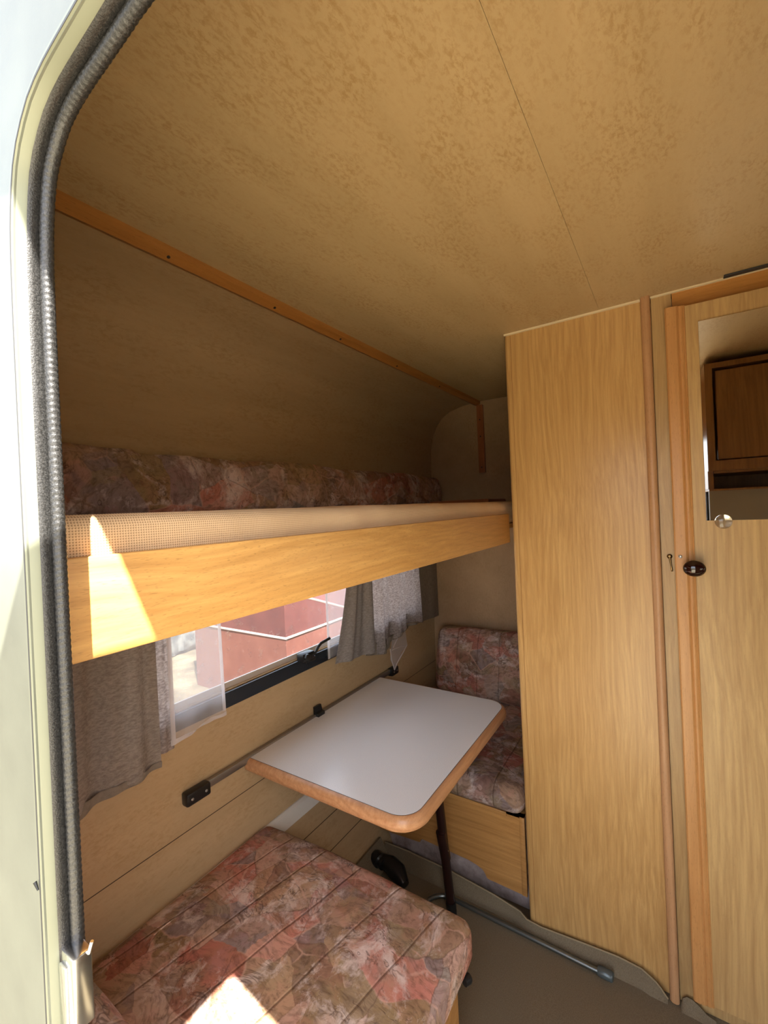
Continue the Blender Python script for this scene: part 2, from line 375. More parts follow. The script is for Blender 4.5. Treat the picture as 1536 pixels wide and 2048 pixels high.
def cushion(x0, x1, y0, y1, z0, z1, r, puff=.008, step=.02, nz=.004, seed=0, shape=None, bvz=None):
    """a soft stuffed block with rounded edges"""
    bm = bmesh.new(); L = [x1-x0, y1-y0, z1-z0]; n = [max(4, int(l/step)) for l in L]
    cache = {}
    def vert(i, j, k):
        key = (i, j, k)
        if key in cache: return cache[key]
        # warp the grid so that edges get several loops
        def wp(t, l):
            return t
        p = Vector((x0+L[0]*i/n[0], y0+L[1]*j/n[1], z0+L[2]*k/n[2]))
        rr = min(r, min(L)/2-.001)
        q = Vector((min(max(p.x, x0+rr), x1-rr), min(max(p.y, y0+rr), y1-rr), min(max(p.z, z0+rr), z1-rr)))
        d = p-q
        if d.length > 1e-6:
            # map the box shell onto the rounded shell
            mx = max(abs(d.x), abs(d.y), abs(d.z)); d = d.normalized()*mx
        p2 = q+d
        u, v, w_ = (p.x-x0)/L[0]*2-1, (p.y-y0)/L[1]*2-1, (p.z-z0)/L[2]*2-1
        # crown of the filling
        dd = [abs(u), abs(v), abs(w_)]; ax = dd.index(max(dd))
        o = [u, v, w_]; oth = [o[a] for a in range(3) if a != ax]
        cr = puff*(1-oth[0]**4)*(1-oth[1]**4)
        nn = noise.noise(Vector((p.x*9+seed, p.y*9, p.z*9)))*nz+noise.noise(Vector((p.x*26+seed, p.y*26, p.z*26)))*nz*.35
        p2[ax] += math.copysign(1, o[ax])*(cr+nn)
        if shape: p2 = shape(p2)
        cache[key] = bm.verts.new(p2); return cache[key]
    for k in (0, n[2]):
        for i in range(n[0]):
            for j in range(n[1]): bm.faces.new((vert(i, j, k), vert(i+1, j, k), vert(i+1, j+1, k), vert(i, j+1, k)))
    for j in (0, n[1]):
        for i in range(n[0]):
            for k in range(n[2]): bm.faces.new((vert(i, j, k), vert(i+1, j, k), vert(i+1, j, k+1), vert(i, j, k+1)))
    for i in (0, n[0]):
        for j in range(n[1]):
            for k in range(n[2]): bm.faces.new((vert(i, j, k), vert(i, j+1, k), vert(i, j+1, k+1), vert(i, j, k+1)))
    return bm
def lathe(bm, c, axis, prof, n=24, sy=1.0):
    """prof: (along, radius); axis vector; sy squashes one radial direction (the vertical)"""
    ax = Vector(axis).normalized(); up = Vector((0, 0, 1)) if abs(ax.z) < .9 else Vector((1, 0, 0))
    s = ax.cross(up).normalized(); up = s.cross(ax); c = Vector(c); rings = []
    for a, r in prof:
        rings.append([bm.verts.new(c+ax*a+(s*math.cos(2*math.pi*k/n)+up*math.sin(2*math.pi*k/n)*sy)*max(r, 1e-5)) for k in range(n)])
    for a, b in zip(rings, rings[1:]):
        for k in range(n): bm.faces.new((a[k], a[(k+1) % n], b[(k+1) % n], b[k]))
    bm.faces.new(rings[0][::-1]); bm.faces.new(rings[-1]); return bm
def screw(name, c, axis, r, mat, parent):
    bm = bmesh.new(); lathe(bm, c, axis, [(0, r), (.0012, r), (.002, r*.6), (.0015, r*.3)], 12); return obj(name, bm, mat, parent)

# ------------------------------------------------------------------ the caravan shell
XI, XF = .15, 2.25; H = 1.95; YF = -3.0
PROF = [(1.00, -.02), (1.012, .0), (1.145, .335), (1.163, .36), (1.156, .773), (1.146, 1.16), (1.135, 1.6), (1.13, 1.726), (1.113, 1.80), (1.085, 1.855), (1.05, 1.895), (1.003, 1.922), (.929, 1.940), (.855, 1.948), (.842, 1.95)]
def prof_y(z):
    for (ya, za), (yb, zb) in zip(PROF, PROF[1:]):
        if za <= z <= zb: return ya+(yb-ya)*(z-za)/(zb-za)
    return .842
# rear wall with the window hole
WX0, WX1, WZ0, WZ1 = .52, 2.02, .872, 1.40
def rear_wall():
    bm = bmesh.new()
    zs = [z for _, z in PROF]; P = list(PROF)
    for z in (WZ0, WZ1): P.append((prof_y(z), z))
    P.sort(key=lambda q: q[1])
    xs = [XI-.03, WX0, WX1, XF+.03]
    def off(i):
        a = Vector(P[max(i-1, 0)]); b = Vector(P[min(i+1, len(P)-1)]); t = (b-a).normalized(); return Vector((t.y, -t.x))
    inn = {}; out = {}
    for i, (y, z) in enumerate(P):
        n = off(i)*.028
        for j, x in enumerate(xs):
            inn[i, j] = bm.verts.new((x, y, z)); out[i, j] = bm.verts.new((x, y+n.x, z+n.y))
    i0 = [i for i, q in enumerate(P) if abs(q[1]-WZ0) < 1e-6][0]; i1 = [i for i, q in enumerate(P) if abs(q[1]-WZ1) < 1e-6][0]
    for i in range(len(P)-1):
        for j in range(3):
            if j == 1 and i0 <= i < i1: continue
            bm.faces.new((inn[i, j], inn[i+1, j], inn[i+1, j+1], inn[i, j+1])); bm.faces.new((out[i, j], out[i, j+1], out[i+1, j+1], out[i+1, j]))
    for j in (0, 3):
        for i in range(len(P)-1): bm.faces.new((inn[i, j], inn[i+1, j], out[i+1, j], out[i, j]))
    for i in (0, len(P)-1):
        for j in range(3): bm.faces.new((inn[i, j], inn[i, j+1], out[i, j+1], out[i, j]))
    for i in (i0, i1): bm.faces.new((inn[i, 1], inn[i, 2], out[i, 2], out[i, 1]))
    for j in (1, 2):
        for i in range(i0, i1): bm.faces.new((inn[i, j], inn[i+1, j], out[i+1, j], out[i, j]))
    return bm
struct('wall_rear', rear_wall(), mat_wall, smooth=True)
# side wall across from the door (bounded by the rear profile)
far_out = [(YF-.03, -.06), (1.0, -.06)]+[(y+.02, z) for y, z in PROF[1:]]+[(.84, H+.03), (YF-.03, H+.03)]
FW = (-2.65, -1.05, .85, 1.45)
struct('wall_far', plate(far_out, [rrect(*FW, .08)], 'X', XF, XF+.03), mat_wallside)
# front wall
NW = (.75, 1.65, .80, 1.10)
struct('wall_front', plate(rect(XI-.03, XF+.03, -.06, H+.03), [rrect(*NW, .08)], 'Y', YF-.03, YF), mat_wallside)
# ceiling panels with a fine butt joint
bm = bmesh.new(); box(bm, XI-.05, XF+.03, .1565, .86, H, H+.03); struct('ceiling', bm, mat_paper)
bm = bmesh.new(); box(bm, XI-.05, XF+.03, YF-.03, .15605, H, H+.03); box(bm, XI-.05, XF+.03, .15, .17, H+.003, H+.02); struct('ceiling', bm, mat_paper)
# floor
struct('floor', B(XI-.04, XF+.03, YF-.03, 1.03, -.06, -.004), plain('floor_ply', lin(110, 92, 70), .8))

# ---- door side wall, with the door opening
DOOR = [(.366, -.02), (.3655, .6), (.364, 1.1), (.363, 1.40), (.363, 1.50), (.3625, 1.55), (.361, 1.59), (.3575, 1.615), (.352, 1.635), (.3465, 1.644), (.340, 1.651), (.332, 1.658), (.324, 1.663), (.305, 1.669), (.261, 1.674), (.226, 1.679), (.10, 1.683),
        (-.05, 1.68), (-.12, 1.672), (-.165, 1.655), (-.19, 1.63), (-.203, 1.59), (-.207, 1.54), (-.207, 1.0), (-.207, -.02)]
def smooth_path(p, step=.01):
    q = [Vector(a) for a in p]
    for it in range(2):
        r = [q[0]]
        for a, b in zip(q, q[1:]):
            if (b-a).length > .004: r += [a*.75+b*.25, a*.25+b*.75]
            else: r += [(a+b)/2]
        r.append(q[-1]); q = r
    return q
DP = smooth_path(DOOR)
def resample(q, step):
    out = [q[0]]; acc = 0
    for a, b in zip(q, q[1:]):
        L = (b-a).length; t = step-acc
        while t <= L:
            out.append(a+(b-a)*(t/L)); t += step
        acc = L-(t-step)
    return out
def normals(q):
    ns = []
    for i in range(len(q)):
        t = (q[min(i+1, len(q)-1)]-q[max(i-1, 0)]).normalized(); ns.append(Vector((t.y, -t.x)))
    return ns
def sweep(prof, q, closed=False):
    bm = bmesh.new(); ns = normals(q); rings = []
    for p, n in zip(q, ns):
        rings.append([bm.verts.new((x, p.x+n.x*d, p.y+n.y*d)) for d, x in prof])
    m_ = len(prof)
    for a, b in zip(rings, rings[1:]):
        for k in range(m_ if closed else m_-1): bm.faces.new((a[k], a[(k+1) % m_], b[(k+1) % m_], b[k]))
    if closed: bm.faces.new(rings[0]); bm.faces.new(rings[-1][::-1])
    return bm
DS = resample(DP, .012); DN = normals(DS)
hole = [(p.x+n.x*.0065, p.y+n.y*.0065) for p, n in zip(DS, DN)]
hole[0] = (hole[0][0], -.02); hole[-1] = (hole[-1][0], -.02)
SW = (-2.5, -.95, .85, 1.45)
near_out = [(YF-.03, -.06), (1.0, -.06)]+[(y+.02, z) for y, z in PROF[1:]]+[(.84, H+.03), (YF-.03, H+.03)]
struct('wall_door_side', plate(near_out, [hole, rrect(*SW, .08)], 'X', .119, .1255), mat_skin)
# inner lining of that wall
hole2 = [(p.x+n.x*.040, p.y+n.y*.040) for p, n in zip(DS, DN)]; hole2[0] = (hole2[0][0], -.02); hole2[-1] = (hole2[-1][0], -.02)
struct('wall_door_side', plate(near_out, [hole2, rrect(*SW, .08)], 'X', .1265, XI+.003), mat_wallside)
# door frame (jamb) and rubber seal
df = thing('door_frame', 'silver aluminium door frame around the caravan entrance, at left edge', 'door frame', (.13, .363, 0))
obj('frame_profile', sweep([(.0075, .1180), (.0045, .1245), (.0045, .1275), (.012, .1275), (.012, .1180)], DS, True), mat_frame, df, angle=30)
obj('seam_line', sweep([(.0075, .1177), (.0092, .1177), (.0092, .1192), (.0075, .1192)], DS, True), mat_line, df)
lt = bmesh.new(); box(lt, .1265, .1390, .3505, .3690, 1.052, 1.102, .0012, 2); box(lt, .1240, .1300, .3560, .3655, 1.046, 1.096, .001, 2)
tube(lt, [(.1365, .350, 1.100), (.138, .348, 1.108)], .0012, 8)
lo = obj('latch_striker', lt, mat_chrome, df); lo['label'] = 'bright chrome latch striker'
for zz in (1.066, 1.088): screw('screw', (.139, .3575, zz), (1, -.4, 0), .0018, mat_steel, df)
sl = thing('door_seal', 'black ribbed rubber seal following the door frame', 'door seal', (.1365, .363, 0))
obj('flat_lip', sweep([(.0058, .1345), (.0042, .1315), (.0035, .1275), (.0048, .1252), (.009, .1256), (.009, .1345)], DS, True), mat_rubber, sl, angle=60)
RS = resample(DP, .0011); RN = normals(RS)
bm = bmesh.new(); rings = []
NK = 14
for i, (p, n) in enumerate(zip(RS, RN)):
    if p.y < .85 and i > 0: 
        if i % 6: continue
    ring = []
    for k in range(NK):
        a = 2*math.pi*k/NK
        ph = i*.0011/.0044*2*math.pi + math.cos(a)*1.9
        r = .0043+(.00020*math.sin(ph) if p.y >= .85 else 0)
        dd = .0030+r*math.cos(a); xx = .1368+r*math.sin(a)
        ring.append(bm.verts.new((xx, p.x+n.x*dd, p.y+n.y*dd)))
    rings.append(ring)
for a, b in zip(rings, rings[1:]):
    for k in range(NK): bm.faces.new((a[k], a[(k+1) % NK], b[(k+1) % NK], b[k]))
obj('ribbed_bead', bm, mat_rubber, sl, angle=80)
bm = bmesh.new()
tube(bm, [(.1172, .3735, 1.148), (.1165, .3765, 1.153)], .0010, 8, True, [.0006, .0012]); obj('rivet_chip', bm, mat_black, df)

obj('inner_reveal', sweep([(.0095, .1345), (.041, .1535), (.043, .1535), (.043, .1300), (.0095, .1300)], DS, True), plain('reveal', grey(.06), .6), df, angle=30)
# unseen front-end windows, added to bring daylight into the room
def added_window(name, axis, at, r, nrm):
    fr = plate(rrect(r[0]-.03, r[1]+.03, r[2]-.03, r[3]+.03, .10), [rrect(r[0]+.02, r[1]-.02, r[2]+.02, r[3]-.02, .07)], axis, at-.012, at+.042)
    f = struct(name, fr, mat_blackfr)
    g = plate(rrect(r[0]+.015, r[1]-.015, r[2]+.015, r[3]-.015, .07), [], axis, at+.012, at+.015)
    obj('pane', g, mat_clear, f, False)
added_window('added_window_2', 'X', XF, FW, None); added_window('added_window_3', 'Y', YF-.03, NW, None); added_window('added_window_4', 'X', .120, SW, None)
portal((XF+.06, (FW[0]+FW[1])/2, 1.15), (-1, 0, 0), 1.7, .7)
portal(((NW[0]+NW[1])/2, YF-.08, .95), (0, 1, 0), 1.0, .4)
portal((.07, (SW[0]+SW[1])/2, 1.15), (1, 0, 0), 1.65, .7)
portal((1.27, 1.27, 1.13), (0, -1, 0), 1.6, .6)
portal((-.02, .08, .85), (1, 0, 0), .75, 1.9)

# ------------------------------------------------------------------ rear window
bm = bmesh.new()
yw = prof_y(.9)
fr = plate(rrect(WX0-.03, WX1+.03, WZ0-.045, WZ1+.03, .05), [rrect(WX0+.018, WX1-.018, WZ0-.004, WZ1-.02, .045)], 'Y', yw-.016, yw+.012)
win = struct('window_1', fr, mat_blackfr)
fr = plate(rrect(WX0-.012, WX1+.012, WZ0-.024, WZ1+.012, .05), [rrect(WX0+.025, WX1-.025, WZ0+.003, WZ1-.03, .045)], 'Y', yw-.022, yw-.016)
obj('window_rail', fr, mat_blackfr, win, False)
pn = plate(rrect(WX0-.01, WX1+.01, WZ0-.02, WZ1+.02, .06), [], 'Y', yw+.020, yw+.024)
obj('pane', pn, mat_pane, win, False)
fr = plate(rrect(WX0-.01, WX1+.01, WZ0-.02, WZ1+.02, .06), [rrect(WX0+.03, WX1-.03, WZ0+.018, WZ1-.03, .05)], 'Y', yw+.0135, yw+.0200)
obj('pane_rim', fr, plain('clear_rim', lin(214, 204, 190), .3), win, False)
# catch lever
ct = thing('window_catch', 'black plastic window catch with upturned lever on the lower window rail', 'window catch', (1.19, yw-.02, .87))
bm = bmesh.new(); box(bm, 1.125, 1.185, yw-.055, yw-.022, .876, .905, .005); box(bm, 1.15, 1.20, yw-.045, yw-.015, .864, .880, .003); lathe(bm, (1.142, yw-.055, .892), (0, -1, 0), [(0, .012), (.008, .012), (.01, .009)], 18)
obj('catch_body', bm, mat_black, ct)
bm = bmesh.new(); tube(bm, [(1.175, yw-.05, .89), (1.19, yw-.055, .896), (1.20, yw-.058, .912), (1.215, yw-.06, .922), (1.262, yw-.062, .928)], .0055, 10)
obj('catch_lever', bm, mat_black, ct)

# ------------------------------------------------------------------ white profile strip on the rear wall kink
bm = prism(bmesh.new(), [(1.140, .324), (1.134, .328), (1.148, .366), (1.158, .372), (1.164, .372), (1.15, .33)], 'X', XI+.01, XF-.002)
struct('trim_1', bm, mat_white_strip)
# ceiling trim with screws, and the far upright trim
bm = prism(bmesh.new(), [(.828, 1.951), (.830, 1.937), (.846, 1.927), (.862, 1.933), (.866, 1.951)], 'X', XI+.003, XF-.001)
t2 = struct('trim_2', bm, mat_trim)
for xs_ in (.528, .815, 1.085, 1.42, 1.78): screw('screw', (xs_, .8385, 1.932), (0, -.45, -1), .0035, mat_black, t2)
t3 = struct('trim_3', B(2.232, 2.2498, .812, .845, 1.572, 1.928, .002), mat_trimz)
for zz in (1.85, 1.762, 1.60): screw('screw', (2.232, .829, zz), (-1, 0, 0), .0035, mat_black, t3)
# cream bead at the ceiling over the wardrobe front
struct('trim_4', B(1.430, 1.4385, -.60, .438, 1.9455, 1.9500), mat_cream)

# ------------------------------------------------------------------ carpet with turned-up edge
def carpet_mesh():
    bm = bmesh.new()
    def f(u, v):
        x = XI+.01+u*(1.452-XI-.01); y = YF+.01+v*(1.005-YF-.01)
        return (x, y, .0+.0015*noise.noise(Vector((x*7, y*7, 0))))
    grid(bm, 40, 90, f)
    # edge turned up against the bench, the wardrobe and the rear slope
    path = [(.445+0, .037), (.40, .034), (.33, .040), (.26, .046), (.18, .052), (.12, .048), (.10, .043), (.086, .035), (.074, .023), (.064, .010), (.058, .002)]
    P = [(1.452, 1.012, .066), (1.452, .90, .070), (1.452, .72, .066), (1.450, .56, .052), (1.446, .47, .040)]+[(1.430-(.0 if y > .1 else .006), y, z) for y, z in path]
    def strip(P, base):
        lo = [bm.verts.new(b) for b in base]; mid = []; top = []; back = []
        for (x, y, z), b in zip(P, base):
            mid.append(bm.verts.new((x-.004, y, z*.5+.002))); top.append(bm.verts.new((x, y, z+.002))); back.append(bm.verts.new((x+.005, y, z)))
        for A_, B_ in ((lo, mid), (mid, top), (top, back)):
            for i in range(len(P)-1): bm.faces.new((A_[i], A_[i+1], B_[i+1], B_[i]))
    strip(P, [(x-.016, y, .001) for x, y, z in P])
    Q = [(1.4235, .028, .004), (1.424, .024, .020), (1.424, .014, .030), (1.424, .0, .029), (1.423, -.015, .020), (1.42, -.03, .010), (1.42, -.05, .004)]
    strip(Q, [(x-.02, y, .001) for x, y, z in Q])
    # rear slope flap
    R = [(XI+.02, 1.012+.0, .0), (1.455, 1.012, .0)]
    a = [bm.verts.new((.9, .985, .001)), bm.verts.new((1.45, .985, .001))]; b = [bm.verts.new((.9, 1.030, .082)), bm.verts.new((1.448, 1.030, .082))]; c = [bm.verts.new((.9, 1.038, .080)), bm.verts.new((1.448, 1.038, .080))]
    bm.faces.new((a[0], a[1], b[1], b[0])); bm.faces.new((b[0], b[1], c[1], c[0]))
    return bm
tag(obj('carpet', carpet_mesh(), mat_carpet), 'dark olive brown carpet with turned-up edge covering the caravan floor', 'carpet')
bm = bmesh.new()
pts = [(1.4258-(.0 if y > .1 else .006), y, z+.0035) for y, z in [(.445, .037), (.40, .034), (.33, .040), (.26, .046), (.18, .052), (.12, .048), (.10, .043), (.086, .035), (.074, .023), (.064, .010), (.058, .003)]]
tube(bm, [(1.448, 1.012, .069), (1.448, .90, .073), (1.448, .72, .069), (1.446, .56, .055), (1.441, .47, .043)]+pts, .0022, 8)
tag(obj('carpet_binding', bm, plain('binding', lin(150, 134, 104), .8)), 'pale binding cord along the turned-up carpet edge below the wardrobe', 'carpet binding')

# ------------------------------------------------------------------ far bench
XB = 1.46
fb = thing('bench_seat', 'low wooden bench box with cut-away base, behind the table beside the wardrobe', 'bench', (1.8, .8, 0))
pl = [(.452, .086), (.56, .089), (.583, .089), (.590, .092), (.596, .104), (.606, .116), (.63, .124), (.66, .129), (.79, .132), (.845, .134), (.852, .128), (.856, .118), (.97, .109), (1.04, .106), (1.12, .30), (1.12, .352), (.452, .352)]
obj('front_panel', prism(bmesh.new(), pl, 'X', XB, XB+.018), mat_box, fb, False)
bm = bmesh.new(); box(bm, XB-.004, XB+.001, .51, 1.10, .338, .352, .001); obj('edge_lip', bm, mat_box, fb)
bm = bmesh.new(); box(bm, XB-.003, XB+.004, .449, .466, .086, .350, .002); obj('corner_post', bm, mat_box, fb)
obj('seat_board', prism(bmesh.new(), [(.452, .352), (1.128, .352), (1.128, .345), (.452, .345)], 'X', XB, XF-.004), mat_box, fb, False)
bm = prism(bmesh.new(), [(.452, .0), (1.008, .0), (1.125, .342), (.452, .342)], 'X', XB+.05, XB+.06)
k = obj('kick_lining', bm, mat_kick, fb, False); k['label'] = 'mottled lilac grey lining'
def seat_shape(p): return p
tag(obj('seat_cushion', cushion(1.435, 2.13, .448, 1.125, .353, .448, .038, .006, .018, .004, 2.2), mat_fab3), 'thick floral seat cushion on the far bench, partly behind the table and wardrobe', 'cushion')
def back_shape(p):
    return Vector((p.x+(p.z-.45)*.22, p.y, p.z))
tag(obj('back_cushion', cushion(2.03, 2.135, .40, 1.065, .452, .762, .035, .006, .018, .004, 7.2, back_shape), mat_fab2), 'floral back cushion standing against the far side wall below the bunk', 'cushion')

# ------------------------------------------------------------------ near bench
nb = thing('bench_seat', 'wooden bench box under the large floral cushion near the door', 'bench', (.55, .8, 0))
bm = bmesh.new(); box(bm, XI+.004, .94, .465, 1.005, .001, .30, .003); obj('bench_box', bm, mat_box, nb, False)
bm = prism(bmesh.new(), [(.47, .285), (1.118, .285), (1.128, .302), (.47, .302)], 'X', XI+.004, .95); obj('seat_board', bm, mat_box, nb, False)
bm = bmesh.new(); lathe(bm, (.955, .455, .265), (1, -.4, 0), [(0, .010), (.012, .012), (.018, .010), (.02, .005)], 16); kk = obj('knob', bm, mat_black, nb); kk['label'] = 'small black knob'
def near_shape(p):
    # the long free side bulges a little
    return Vector((p.x, p.y, p.z-.012*max(0, (p.y-.95)/.2)))
tag(obj('seat_cushion', cushion(XI+.01, .990, .440, 1.162, .303, .398, .024, .008, .016, .004, 0, near_shape), mat_fab), 'large quilted floral seat cushion in the foreground, on the bench nearest the door', 'cushion')
bm = bmesh.new(); box(bm, XI+.005, XI+.018, .452, .62, .96, .9855, .002)
tag(obj('back_cushion', cushion(XI+.006, .232, .450, 1.135, .412, .880, .024, .003, .016, .002, 5), mat_fab2), 'brownish upright cushion at the door side wall, only its corner showing at lower left', 'cushion')
# black fitting on the carpet under the table
bm = bmesh.new(); lathe(bm, (1.385, 1.02, .055), (-.3, -1, -.1), [(0, .020), (.01, .026), (.035, .026), (.04, .020), (.055, .020)], 18)
tube(bm, [(1.385, .99, .05), (1.388, .95, .045), (1.38, .91, .035), (1.36, .87, .02)], .02, 12, True, [.022, .030, .034, .018])
tag(obj('black_fitting', bm, mat_black), 'black plastic fitting low on the carpet behind the large floral cushion', 'fitting')

# ------------------------------------------------------------------ table
tb = thing('dining_table', 'white topped folding table with rounded wooden edge, hooked on the rear wall', 'table', (1.28, .68, 0))
TX0, TX1, TY0, TY1 = .914, 1.653, .559, 1.147
def outline(o, r=.062, n=12):
    x0, x1, y0, y1 = TX0-o, TX1+o, TY0-o, TY1; r = r+o; out = [(x0, y1)]
    for k in range(n+1):
        a = math.radians(180+90*k/n); out.append((x0+r+r*math.cos(a), y0+r+r*math.sin(a)))
    for k in range(n+1):
        a = math.radians(270+90*k/n); out.append((x1-r+r*math.cos(a), y0+r+r*math.sin(a)))
    out.append((x1, y1)); return out
prof = [(-.004, .6365), (0.0005, .6378), (.005, .6368), (.0115, .632), (.0155, .624), (.0165, .615), (.0145, .606), (.008, .600), (-.01, .598)]
bm = bmesh.new(); rings = [[bm.verts.new((x, y, z)) for x, y in outline(o)] for o, z in prof]
for a, b in zip(rings, rings[1:]):
    for k in range(len(a)): bm.faces.new((a[k], a[(k+1) % len(a)], b[(k+1) % len(a)], b[k]))
bm.faces.new(rings[0]); bm.faces.new(rings[-1][::-1])
obj('table_edge', bm, mat_edge, tb, angle=60)
bm = bmesh.new(); prism(bm, outline(-.0005), 'Z', .630, .6386); o_ = obj('tabletop', bm, mat_lam, tb); o_['label'] = 'white laminate top'
bm = bmesh.new(); prism(bm, outline(.0007), 'Z', .632, .6381); obj('worn_gap', bm, mat_line, tb)
bm = bmesh.new(); tube(bm, [(1.308, .70, .60), (1.326, .695, .40), (1.360, .685, .035), (1.362, .684, .012)], .0155, 14); lg = obj('leg', bm, mat_leg, tb)
bm = bmesh.new(); tube(bm, [(1.359, .685, .045), (1.362, .684, .002)], .0175, 14); obj('foot_cap', bm, mat_black, lg)
bm = bmesh.new(); tube(bm, [(1.329, .695, .30), (1.3475, .69, .20)], .0172, 14); obj('leg_joint', bm, mat_leg, lg)
screw('screw', (1.338, .677, .235), (-.6, -1, 0), .003, mat_chrome, lg)
bm = bmesh.new(); box(bm, 1.27, 1.36, .66, .74, .588, .599, .002); obj('leg_bracket', bm, mat_leg, tb)
bm = bmesh.new(); prism(bm, [(1.128, .636), (1.152, .636), (1.152, .672), (1.145, .672), (1.140, .652), (1.128, .650)], 'X', 1.222, 1.258); hk = obj('wall_hook', bm, mat_black, tb, False)
# wall rail
rl = thing('wall_rail', 'grey metal table rail with black ends screwed to the rear wall', 'rail', (.69, 1.158, .62))
bm = bmesh.new(); box(bm, .74, 1.755, 1.140, 1.156, .622, .645, .004); obj('rail_bar', bm, plain('anodised_rail', (.30, .27, .23, 1), .3, .8), rl)
for a, b in ((.690, .765), (1.74, 1.800)):
    bm = bmesh.new(); box(bm, a, b, 1.128, 1.157, .612, .648, .006); e = obj('end_bracket', bm, mat_black, rl)
    for xx in (a+.016, b-.016): screw('screw', (xx, 1.128, .630), (0, -1, 0), .004, mat_steel, e)

# tube lying on the carpet
bm = bmesh.new()
pp = [(1.345, .775, .012), (1.352, .770, .014), (1.366, .765, .014), (1.385, .752, .013), (1.400, .730, .012), (1.404, .700, .012), (1.404, .64, .012), (1.402, .50, .012), (1.400, .37, .012), (1.397, .225, .012)]
pt = thing('metal_tube', 'thin grey steel tube with curved end lying on the carpet before the wardrobe', 'tube', (1.40, .45, .0))
def cr(pts, n=5):
    out = []; P = [Vector(p) for p in pts]
    for i in range(len(P)-1):
        a, b, c, d = P[max(i-1, 0)], P[i], P[i+1], P[min(i+2, len(P)-1)]
        for k in range(n):
            t = k/n; out.append(.5*((2*b)+(-a+c)*t+(2*a-5*b+4*c-d)*t*t+(-a+3*b-3*c+d)*t**3))
    return out+[P[-1]]
tube(bm, cr(pp), .0075, 14); obj('tube_body', bm, mat_pipe, pt)
bm = bmesh.new(); tube(bm, [(1.397, .232, .0145), (1.397, .226, .0145), (1.3965, .195, .0145), (1.396, .191, .0145)], .013, 18, True, [.011, .0135, .0135, .011]); obj('end_cap', bm, plain('grey_cap', (.10, .12, .12, 1), .3, .3), pt)

# ------------------------------------------------------------------ wardrobe and washroom front
wd = thing('wardrobe', 'tall beech wardrobe with plain side panel reaching the ceiling', 'wardrobe', (1.8, .25, 0))
pl = [(.053, 1.440), (.053, 1.458), (.441, 1.458)]
rr = .012
for k in range(9):
    a = math.radians(90*k/8); pl.append((.441-rr+rr*math.cos(a), 1.440+rr-rr*math.sin(a)))
bm = prism(bmesh.new(), [(x, y) for y, x in pl], 'Z', .004, 1.9495)
obj('side_panel', bm, mat_ward, wd, angle=30)
bm = bmesh.new(); box(bm, 1.4393, 1.4402, .4195, .4203, .01, 1.945); obj('edging_joint', bm, plain('joint', lin(140, 92, 48), .7), wd, False)
bm = bmesh.new(); box(bm, 1.458, XF-.002, .423, .440, .004, 1.9495); obj('end_panel', bm, mat_ward, wd, False)
bm = bmesh.new()
pl = [(1.458, .030), (1.458, .053)]
prism(bm, [(1.458, .030), (1.424, .030), (1.419, .033), (1.4165, .038), (1.4165, .045), (1.419, .050), (1.424, .0535), (1.458, .0535)], 'Z', .004, 1.954)
obj('corner_batten', bm, mat_batten, wd, angle=50)
ws = thing('washroom_front', 'narrow oak frame and header around the washroom door', 'partition', (1.45, -.1, 0))
bm = bmesh.new(); box(bm, 1.437, 1.455, -.018, .029, .004, 1.9455); obj('frame_strip', bm, mat_strip, ws, False)
bm = bmesh.new(); box(bm, 1.4372, 1.4548, -.60, -.0185, .002, .060); obj('threshold', bm, mat_strip, ws, False)
bm = bmesh.new(); box(bm, 1.437, 1.455, -.60, -.0195, 1.880, 1.9455); obj('header', bm, wood('oak_header', lin(206, 146, 76), lin(184, 124, 58), 'Y', .8, .35, .2, .9, .3), ws, False)
bm = bmesh.new(); box(bm, 1.437, 1.455, -.66, -.575, .004, 1.9455); obj('frame_post', bm, mat_strip, ws, False)
bm = bmesh.new(); box(bm, 1.44, XF-.002, -.66, -.642, .004, 1.9455); obj('side_partition', bm, mat_door, ws, False)
bm = bmesh.new(); box(bm, 1.47, 1.475, -.64, .42, .004, 1.9455); obj('inner_lining', bm, mat_cream, ws, False)
# brass hook
hk = thing('brass_hook', 'small brass door hook hanging on the oak strip left of the knob', 'hook', (1.437, .009, 1.235))
bm = bmesh.new(); lathe(bm, (1.437, .010, 1.236), (-1, 0, 0), [(0, .006), (.003, .0065), (.005, .004), (.006, .0045), (.009, .003)], 16); obj('eye', bm, mat_brass, hk)
bm = bmesh.new(); tube(bm, [(1.429, .010, 1.236), (1.428, .009, 1.226), (1.4275, .0075, 1.212), (1.4275, .006, 1.200), (1.430, .006, 1.197)], .0024, 10, True, [.0035, .0026, .002, .0024, .0022]); obj('arm', bm, mat_brass, hk)

# washroom door, a little ajar: built in its own frame then turned about the hinge side
AJ = math.radians(1.5)
HY = -.56
dr = bpy.data.objects.new('washroom_door', None); COL.objects.link(dr); dr.location = (1.4365, HY, 0)
tag(dr, 'oak washroom door with mirror and round brown knob, slightly ajar', 'door')
dobjs = []
X1 = 1.4365
def dpart(name, bm, mat, parent=None, smooth=True, angle=40):
    o = obj(name, bm, mat, dr if parent is None else parent, smooth, angle); return o
